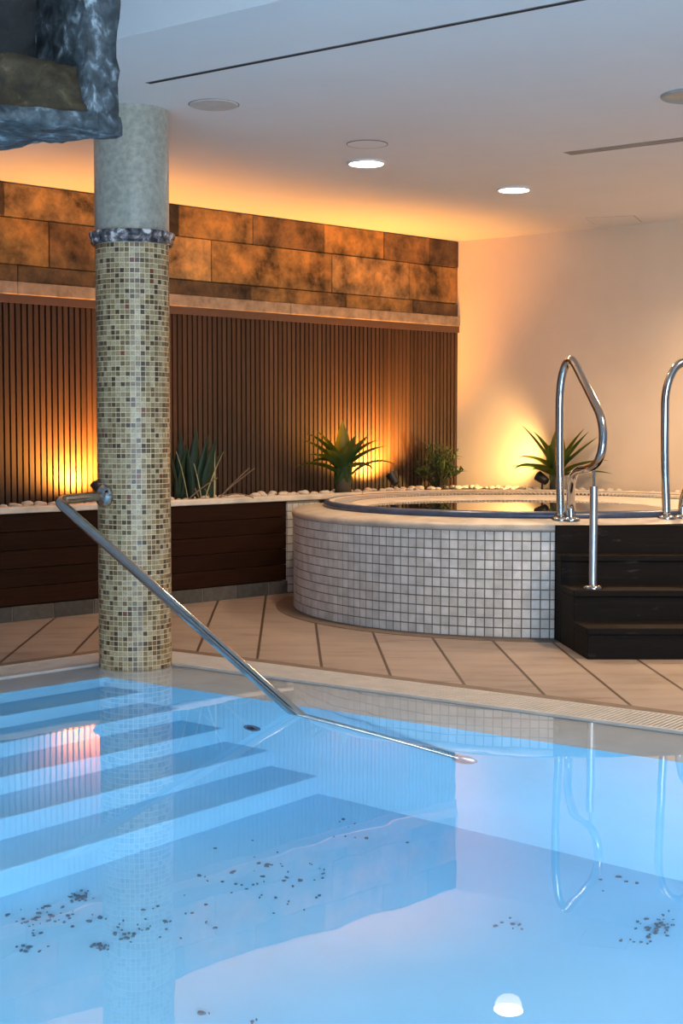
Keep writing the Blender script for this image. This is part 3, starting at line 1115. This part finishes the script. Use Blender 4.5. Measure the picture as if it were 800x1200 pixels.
# hollow back and lintel
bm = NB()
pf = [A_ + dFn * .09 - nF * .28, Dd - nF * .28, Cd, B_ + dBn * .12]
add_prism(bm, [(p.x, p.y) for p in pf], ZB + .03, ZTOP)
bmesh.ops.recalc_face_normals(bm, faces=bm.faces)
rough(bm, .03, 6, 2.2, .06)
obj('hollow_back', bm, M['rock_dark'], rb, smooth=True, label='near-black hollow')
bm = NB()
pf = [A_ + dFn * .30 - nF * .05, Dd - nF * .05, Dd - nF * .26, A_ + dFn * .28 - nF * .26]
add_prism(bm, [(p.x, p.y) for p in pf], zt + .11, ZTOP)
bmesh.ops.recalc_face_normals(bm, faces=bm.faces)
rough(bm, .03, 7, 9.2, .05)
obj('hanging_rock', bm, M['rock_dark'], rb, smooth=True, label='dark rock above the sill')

# ------------------------------------------------------------------ plants
def add_leaf(bm, base, az, el, L, W, droop, fold=.25, n=12, twist=0.0, mi=0, taper=1.0):
    """a folded strap leaf: width profile, bending towards the ground"""
    p = Vector(base)
    d = Vector((math.cos(az) * math.cos(el), math.sin(az) * math.cos(el), math.sin(el)))
    side = Vector((-math.sin(az), math.cos(az), 0))
    rowsv = []
    e = el
    for i in range(n + 1):
        t = i / n
        w = W * (0.55 + .45 * min(1, t * 3.2)) * (1 - max(0, (t - .30) / .70) ** 1.55 * taper)
        w = max(w, .0015)
        d = Vector((math.cos(az) * math.cos(e), math.sin(az) * math.cos(e), math.sin(e)))
        nr = side.cross(d); nr = -nr if nr.z < 0 else nr
        sd = (side * math.cos(twist * t) + nr * math.sin(twist * t))
        up = d.cross(sd); up = up if up.z > 0 else -up
        rowsv.append([bm.verts.new(p - sd * w * .5 + up * w * fold), bm.verts.new(p - sd * w * .25 + up * w * fold * .35), bm.verts.new(p), bm.verts.new(p + sd * w * .25 + up * w * fold * .35), bm.verts.new(p + sd * w * .5 + up * w * fold)])
        p = p + d * (L / n)
        e -= droop / n * (0.4 + 1.2 * t)
    for i in range(n):
        for k in range(4):
            f = bm.faces.new((rowsv[i][k], rowsv[i][k + 1], rowsv[i + 1][k + 1], rowsv[i + 1][k]))
            f.material_index = mi

def solid(o, t=.004):
    m = o.modifiers.new('thickness', 'SOLIDIFY'); m.thickness = t; m.offset = 0
    return o

def agave(name, label, base, leaves, mat, trunk_h, trunk_r, wall_n, room):
    t = thing(name, label, 'plant', base)
    bm = NB()
    add_tube(bm, [base - Z3 * .01, base + Z3 * trunk_h * .5, base + Z3 * trunk_h], [trunk_r * 1.15, trunk_r, trunk_r * .8], 12)
    obj('trunk', bm, M['stem'], t, smooth=True)
    bm = NB()
    for (az, el, L, W, dr, h) in leaves:
        a = math.radians(az)
        # leaves that would grow into the wall turn along it
        e = math.radians(el); hx = 0; mx = 0
        for q in range(12):
            hx += math.cos(e) * L / 12; e -= math.radians(dr) / 12 * (.4 + 1.2 * q / 12); mx = max(mx, hx)
        k = 0
        while (mx + .03) * -(math.cos(a) * wall_n.x + math.sin(a) * wall_n.y) > room - .02 and k < 60:
            up_ = a + .04; dn_ = a - .04
            f = lambda t: math.cos(t) * wall_n.x + math.sin(t) * wall_n.y
            a = up_ if f(up_) > f(dn_) else dn_
            k += 1
        add_leaf(bm, base + Z3 * h + Vector((math.cos(a), math.sin(a), 0)) * trunk_r * .5, a, math.radians(el), L, W * 1.4, math.radians(dr))
    obj('leaves', bm, mat, t, smooth=True, recalc=False)
    return t

b1 = bed(401, 575.5)
b1 = LW((b1 - CORN).dot(uL), .22, BEDZ)
b1 = Vector((b1.x, b1.y, BEDZ))
# keep the plant on the sight line of its foot
rr = ray(402, 575); s1 = sL_for_px(402, .20); b1 = LW(s1, .20, BEDZ)
lv1 = [(265, 85, .32, .085, 5, .16), (200, 66, .30, .075, 25, .16), (330, 58, .28, .075, 15, .16), (190, 52, .33, .075, 40, .15), (350, 40, .30, .065, 35, .17),
       (222, 40, .30, .08, 50, .14), (310, 68, .25, .08, 10, .16), (205, 30, .33, .065, 60, .12), (352, 46, .40, .045, 105, .09), (195, 60, .34, .06, 50, .17), (345, 52, .28, .06, 40, .18), (280, 60, .24, .09, 35, .14),
       (240, 54, .24, .09, 45, .14), (225, 80, .20, .085, 5, .02), (270, 84, .20, .09, 5, .02), (320, 80, .20, .085, 5, .02), (250, 76, .20, .09, 10, .08), (300, 76, .20, .09, 10, .08), (200, 40, .22, .07, 90, .16), (335, 30, .2, .07, 80, .15)]
agave('agave', 'dark green agave with broad arching leaves before the amber lit slats', b1, lv1, M['agave'], .12, .05, nL, .20)
s3 = (hit_plane(652, 575, CORN + nR * .15, nR) - CORN).dot(uR)
b3 = RW(s3, .15, BEDZ)
lv3 = [(275, 84, .32, .085, 5, .15), (175, 58, .37, .06, 12, .15), (195, 66, .30, .07, 20, .15), (345, 44, .34, .06, 5, .14), (335, 54, .32, .06, 5, .15), (340, 24, .34, .06, 25, .12),
       (335, 12, .36, .055, 25, .10), (190, 40, .28, .07, 55, .13), (205, 34, .34, .075, 68, .09), (180, 26, .30, .08, 40, .10), (215, 16, .22, .05, 25, .12), (325, 30, .28, .06, 55, .10), (240, 64, .24, .09, 15, .11), (300, 60, .24, .09, 20, .11), (340, 62, .31, .06, 10, .16),
       (230, 80, .2, .08, 5, .02), (290, 84, .2, .085, 5, .02), (330, 80, .18, .08, 5, .02)]
agave('agave', 'spiky green agave before the plaster wall with its left leaves lit yellow', b3, lv3, M['agave'], .13, .045, nR, .15)

# small shrub
s2 = sL_for_px(514, .17); b2_ = LW(s2, .17, BEDZ)
t = thing('shrub', 'small bushy shrub in the planter corner between the two agaves', 'plant', b2_)
bm = NB()
tips = []
for i in range(46):
    a = rnd.random() * 2 * PI; e = rnd.uniform(.35, 1.5)
    L = rnd.uniform(.12, .24) * (1.15 if e > 1 else .85)
    d = Vector((math.cos(a) * math.cos(e), math.sin(a) * math.cos(e), math.sin(e)))
    p0 = b2_ + Z3 * .0; p1 = b2_ + Z3 * .03 + d * L * .5; p2 = p1 + (d + Z3 * .25).normalized() * L * .6
    add_tube(bm, [p0, p1, p2], [.005, .0035, .002], 5)
    tips.append((p0, p1, p2))
obj('stems', bm, M['stem'], t)
bm = NB()
for p0, p1, p2 in tips:
    for k in range(15):
        q = k / 14
        p = p1.lerp(p2, q) if q > .2 else p0.lerp(p1, .5 + q)
        add_leaf(bm, p, rnd.random() * 2 * PI, rnd.uniform(-.2, 1.2), rnd.uniform(.035, .06), rnd.uniform(.014, .022), .5, .2, 4)
o = obj('foliage', bm, M['shrub'], t, recalc=False)

# snake plant beside the column
s4 = sL_for_px(228, .20); b4 = LW(s4, .20, BEDZ)
t = thing('snake_plant', 'upright dark green snake plant in the planter just right of the column', 'plant', b4)
bm = NB(); be = NB()
for i, (ox, az, el, L, W) in enumerate([(-.13, 200, 84, .36, .085), (-.09, 280, 86, .40, .09), (-.05, 250, 82, .34, .06), (-.02, 300, 87, .42, .10), (.03, 330, 84, .40, .105), (.06, 320, 80, .38, .10), (.085, 300, 85, .34, .06), (-.11, 320, 80, .32, .05), (.01, 200, 78, .33, .06), (.075, 350, 76, .31, .055)]):
    p = b4 + uL * (-ox * 1.0) + nL * rnd.uniform(-.05, .05)
    add_leaf(bm, p, math.radians(az), math.radians(el), L, W, math.radians(8), .18, 12, taper=.95)
o = obj('leaves', bm, M['snake'], t, smooth=True, recalc=False); solid(o, .004)
for ox, az, el, L in [(.095, 280, 84, .29), (-.10, 200, 80, .30), (.02, 330, 68, .32), (.0, 170, 80, .30)]:
    p = b4 - uL * ox + nL * .07
    add_leaf(be, p, math.radians(az), math.radians(el), L, .010, .2, .1, 8)
o = obj('dry_leaves', be, M['leaf_edge'], t, recalc=False, label='narrow yellowed leaves'); solid(o, .003)
bm = NB()
for ox, az, el, L, dr in [(.10, 15, 42, .30, .1), (.11, 10, 48, .27, .1), (.09, 0, 30, .24, .8), (-.12, 30, 40, .25, .2), (-.02, 140, 62, .24, .1), (-.05, 40, 20, .2, .9), (.06, 150, 60, .25, .2)]:
    p = b4 - uL * ox + nL * .08
    a = math.radians(az); e = math.radians(el)
    pts_ = [p]
    for k in range(10):
        pts_.append(pts_[-1] + Vector((math.cos(a) * math.cos(e), math.sin(a) * math.cos(e) * .3, math.sin(e))) * L / 10)
        e -= dr / 10 * 1.3
    add_tube(bm, pts_, .0035, 6)
obj('dry_stems', bm, M['dry'], t, label='thin dry brown stems')

# ------------------------------------------------------------------ planter spotlights
def garden_spot(pos, aim, label, energy, col, angle, blend=.8, radius=.02, lift=.0):
    t = thing('garden_spotlight', label, 'spotlight', pos)
    d = (aim - (pos + Z3 * .085)).normalized()
    head = pos + Z3 * .085
    bm = NB()
    add_tube(bm, [pos - Z3 * .02, pos + Z3 * .05, head - d * .01], .007, 10)
    obj('stake', bm, M['black_metal'], t)
    bm = NB()
    add_disc_profile(bm, head - d * .045, d, [(.016, 0), (.026, .006), (.030, .03), (.034, .075), (.036, .085), (.033, .085), (.031, .072), (.012, .066)], 24)
    o = obj('lamp_head', bm, M['black_metal'], t); smooth_angle(o, 40)
    bm = NB()
    add_disc_profile(bm, head - d * .045, d, [(.029, .0675), (.029, .071), (.02, .073)], 24)
    obj('lens', bm, M['spot_lens'], t, label='glowing amber lens')
    ld = bpy.data.lights.new('spot_lamp', 'SPOT')
    ld.energy = energy; ld.color = col; ld.spot_size = math.radians(angle); ld.spot_blend = blend
    ld.shadow_soft_size = radius
    lo = bpy.data.objects.new('spot_lamp', ld); C.objects.link(lo)
    lo.parent = t
    lo.location = (head + d * .05) - Vector(pos)
    lo.rotation_euler = d.to_track_quat('-Z', 'Y').to_euler()
    return t
AMB = (1.0, .38, .055)
sa = sL_for_px(108, .10)
garden_spot(LW(sa, .17, BEDZ), LW(sa + .03, -.05, .95), 'black garden spotlight hidden behind the mosaic column lighting the slats', 140, AMB, 172)
sb = sL_for_px(452, .13)
garden_spot(LW(sb, .20, BEDZ), LW(sb + .04, -.03, 1.0), 'small black garden spotlight right of the dark agave by the slats', 195, AMB, 150)
s5 = (hit_plane(635, 575, CORN + nR * .23, nR) - CORN).dot(uR)
garden_spot(RW(s5, .23, BEDZ), RW(s5 - .5, .20, .95), 'small black garden spotlight under the lit yellow leaves by the plaster wall', 40, (1, .60, .20), 130)

# ------------------------------------------------------------------ pebbles
peb = []
for k in range(6):
    bm = NB()
    bmesh.ops.create_icosphere(bm, subdivisions=2, radius=1)
    for v in bm.verts:
        v.co *= 1 + noise.noise(v.co * 1.1 + Vector((k * 7.1, 3, 1))) * .3
        v.co.x *= 1.3; v.co.z *= .62
    me = bpy.data.meshes.new('pebble')
    bm.to_mesh(me); bm.free()
    for p in me.polygons: p.use_smooth = True
    me.materials.append(M['pebble'])
    peb.append(me)
spots = []
s = 0.15
tries = 0
def free(p, r, q):
    return all((p - a).length > (r + b) * 1.0 for a, b in q)
cnt = 0
while cnt < 170 and tries < 6000:
    tries += 1
    if rnd.random() < .72:
        s = rnd.uniform(.25, 4.1)
        q = rnd.uniform(.08, PD - .11) if rnd.random() < .45 else rnd.uniform(PD - .17, PD - .105)
        p = LW(s, q, 0)
    else:
        s = rnd.uniform(.1, 1.75)
        p = RW(s, rnd.uniform(.02, .25), 0)
    r = rnd.uniform(.014, .029)
    if (p - TC).length < RL1 + r * 1.4: continue
    if (p - CORN).dot(nR) < r * 1.5 or (p - CORN).dot(nL) < r * 1.5: continue
    if any((Vector((b.x, b.y, 0)) - p).length < .09 for b in (b1, b2_, b3)): continue
    if not free(p, r * 1.2, spots): continue
    spots.append((p, r * 1.2))
    o = bpy.data.objects.new('pebble', rnd.choice(peb))
    C.objects.link(o)
    o.location = (p.x, p.y, BEDZ + r * .5)
    o.scale = (r, r, r)
    o.rotation_euler = (0, 0, rnd.random() * 6.28)
    tag(o, 'small off-white pebble lying on the planter bed', 'pebble', 'pebbles in the planter')
    cnt += 1

# ------------------------------------------------------------------ light
def area(name, loc, aim, sx, sy, energy, col):
    ld = bpy.data.lights.new(name, 'AREA')
    ld.shape = 'RECTANGLE'; ld.size = sx; ld.size_y = sy
    ld.energy = energy; ld.color = col
    o = bpy.data.objects.new(name, ld); C.objects.link(o)
    o.location = loc
    o.rotation_euler = (Vector(aim) - Vector(loc)).to_track_quat('-Z', 'Y').to_euler()
    return o
# ceiling lamps
for t, p in dl:
    ld = bpy.data.lights.new('downlight_and_fill', 'SPOT')
    ld.energy = 85; ld.color = (1, .70, .42); ld.spot_size = math.radians(140); ld.spot_blend = .9; ld.shadow_soft_size = .08
    lo = bpy.data.objects.new('downlight_and_fill', ld); C.objects.link(lo)
    lo.parent = t; lo.location = (0, 0, -.02)
# daylight through windows behind the viewer, then an added blue fill
area('window_daylight', (1.8, -2.2, 1.7), (0.6, 6, 1.2), 4.5, 1.8, 120, (.90, .94, 1.0))
area('blue_ceiling_fill', (1.4, -1.6, .8), (0, 4.0, 2.5), 4.0, 1.2, 135, (.42, .68, 1.0))  # unseen fill added low down to tint the near ceiling blue
# unseen warm fill spots, added to brighten the plaster wall and hot tub side
for x, y in ((2.5, 8.1), (1.9, 5.6)):
    ld = bpy.data.lights.new('downlight_and_fill', 'SPOT')
    ld.energy = 230; ld.color = (1, .66, .37); ld.spot_size = math.radians(150); ld.spot_blend = .9; ld.shadow_soft_size = .08
    lo = bpy.data.objects.new('downlight_and_fill', ld); C.objects.link(lo); lo.location = (x, y, CEIL - .02)
# unseen underwater fill, added because the water surface blocks daylight from the basin
for x in (-2.2, -.6, 1.0, 2.6):
    area('pool_fill', (x, .42, -.35), (x * .8, 4, -1.35), .6, .4, 26, (.80, .93, 1.0))
for sd in (-1, 1):  # added side pair in open water, evening out the pool floor
    area('pool_fill', (sd * 2.2, 2.2, -.3), (sd * .5, 3.4, -1.3), .5, .4, 12, (.80, .93, 1.0))

w = bpy.data.worlds.new('world'); bpy.context.scene.world = w
w.use_nodes = True
bg = w.node_tree.nodes['Background']
bg.inputs[0].default_value = (.55, .72, 1.0, 1)
bg.inputs[1].default_value = .25

vs_ = bpy.context.scene.view_settings
vs_.view_transform = 'Standard'; vs_.look = 'None'; vs_.gamma = 1.0; vs_.use_curve_mapping = False
vs_.exposure = 0.15
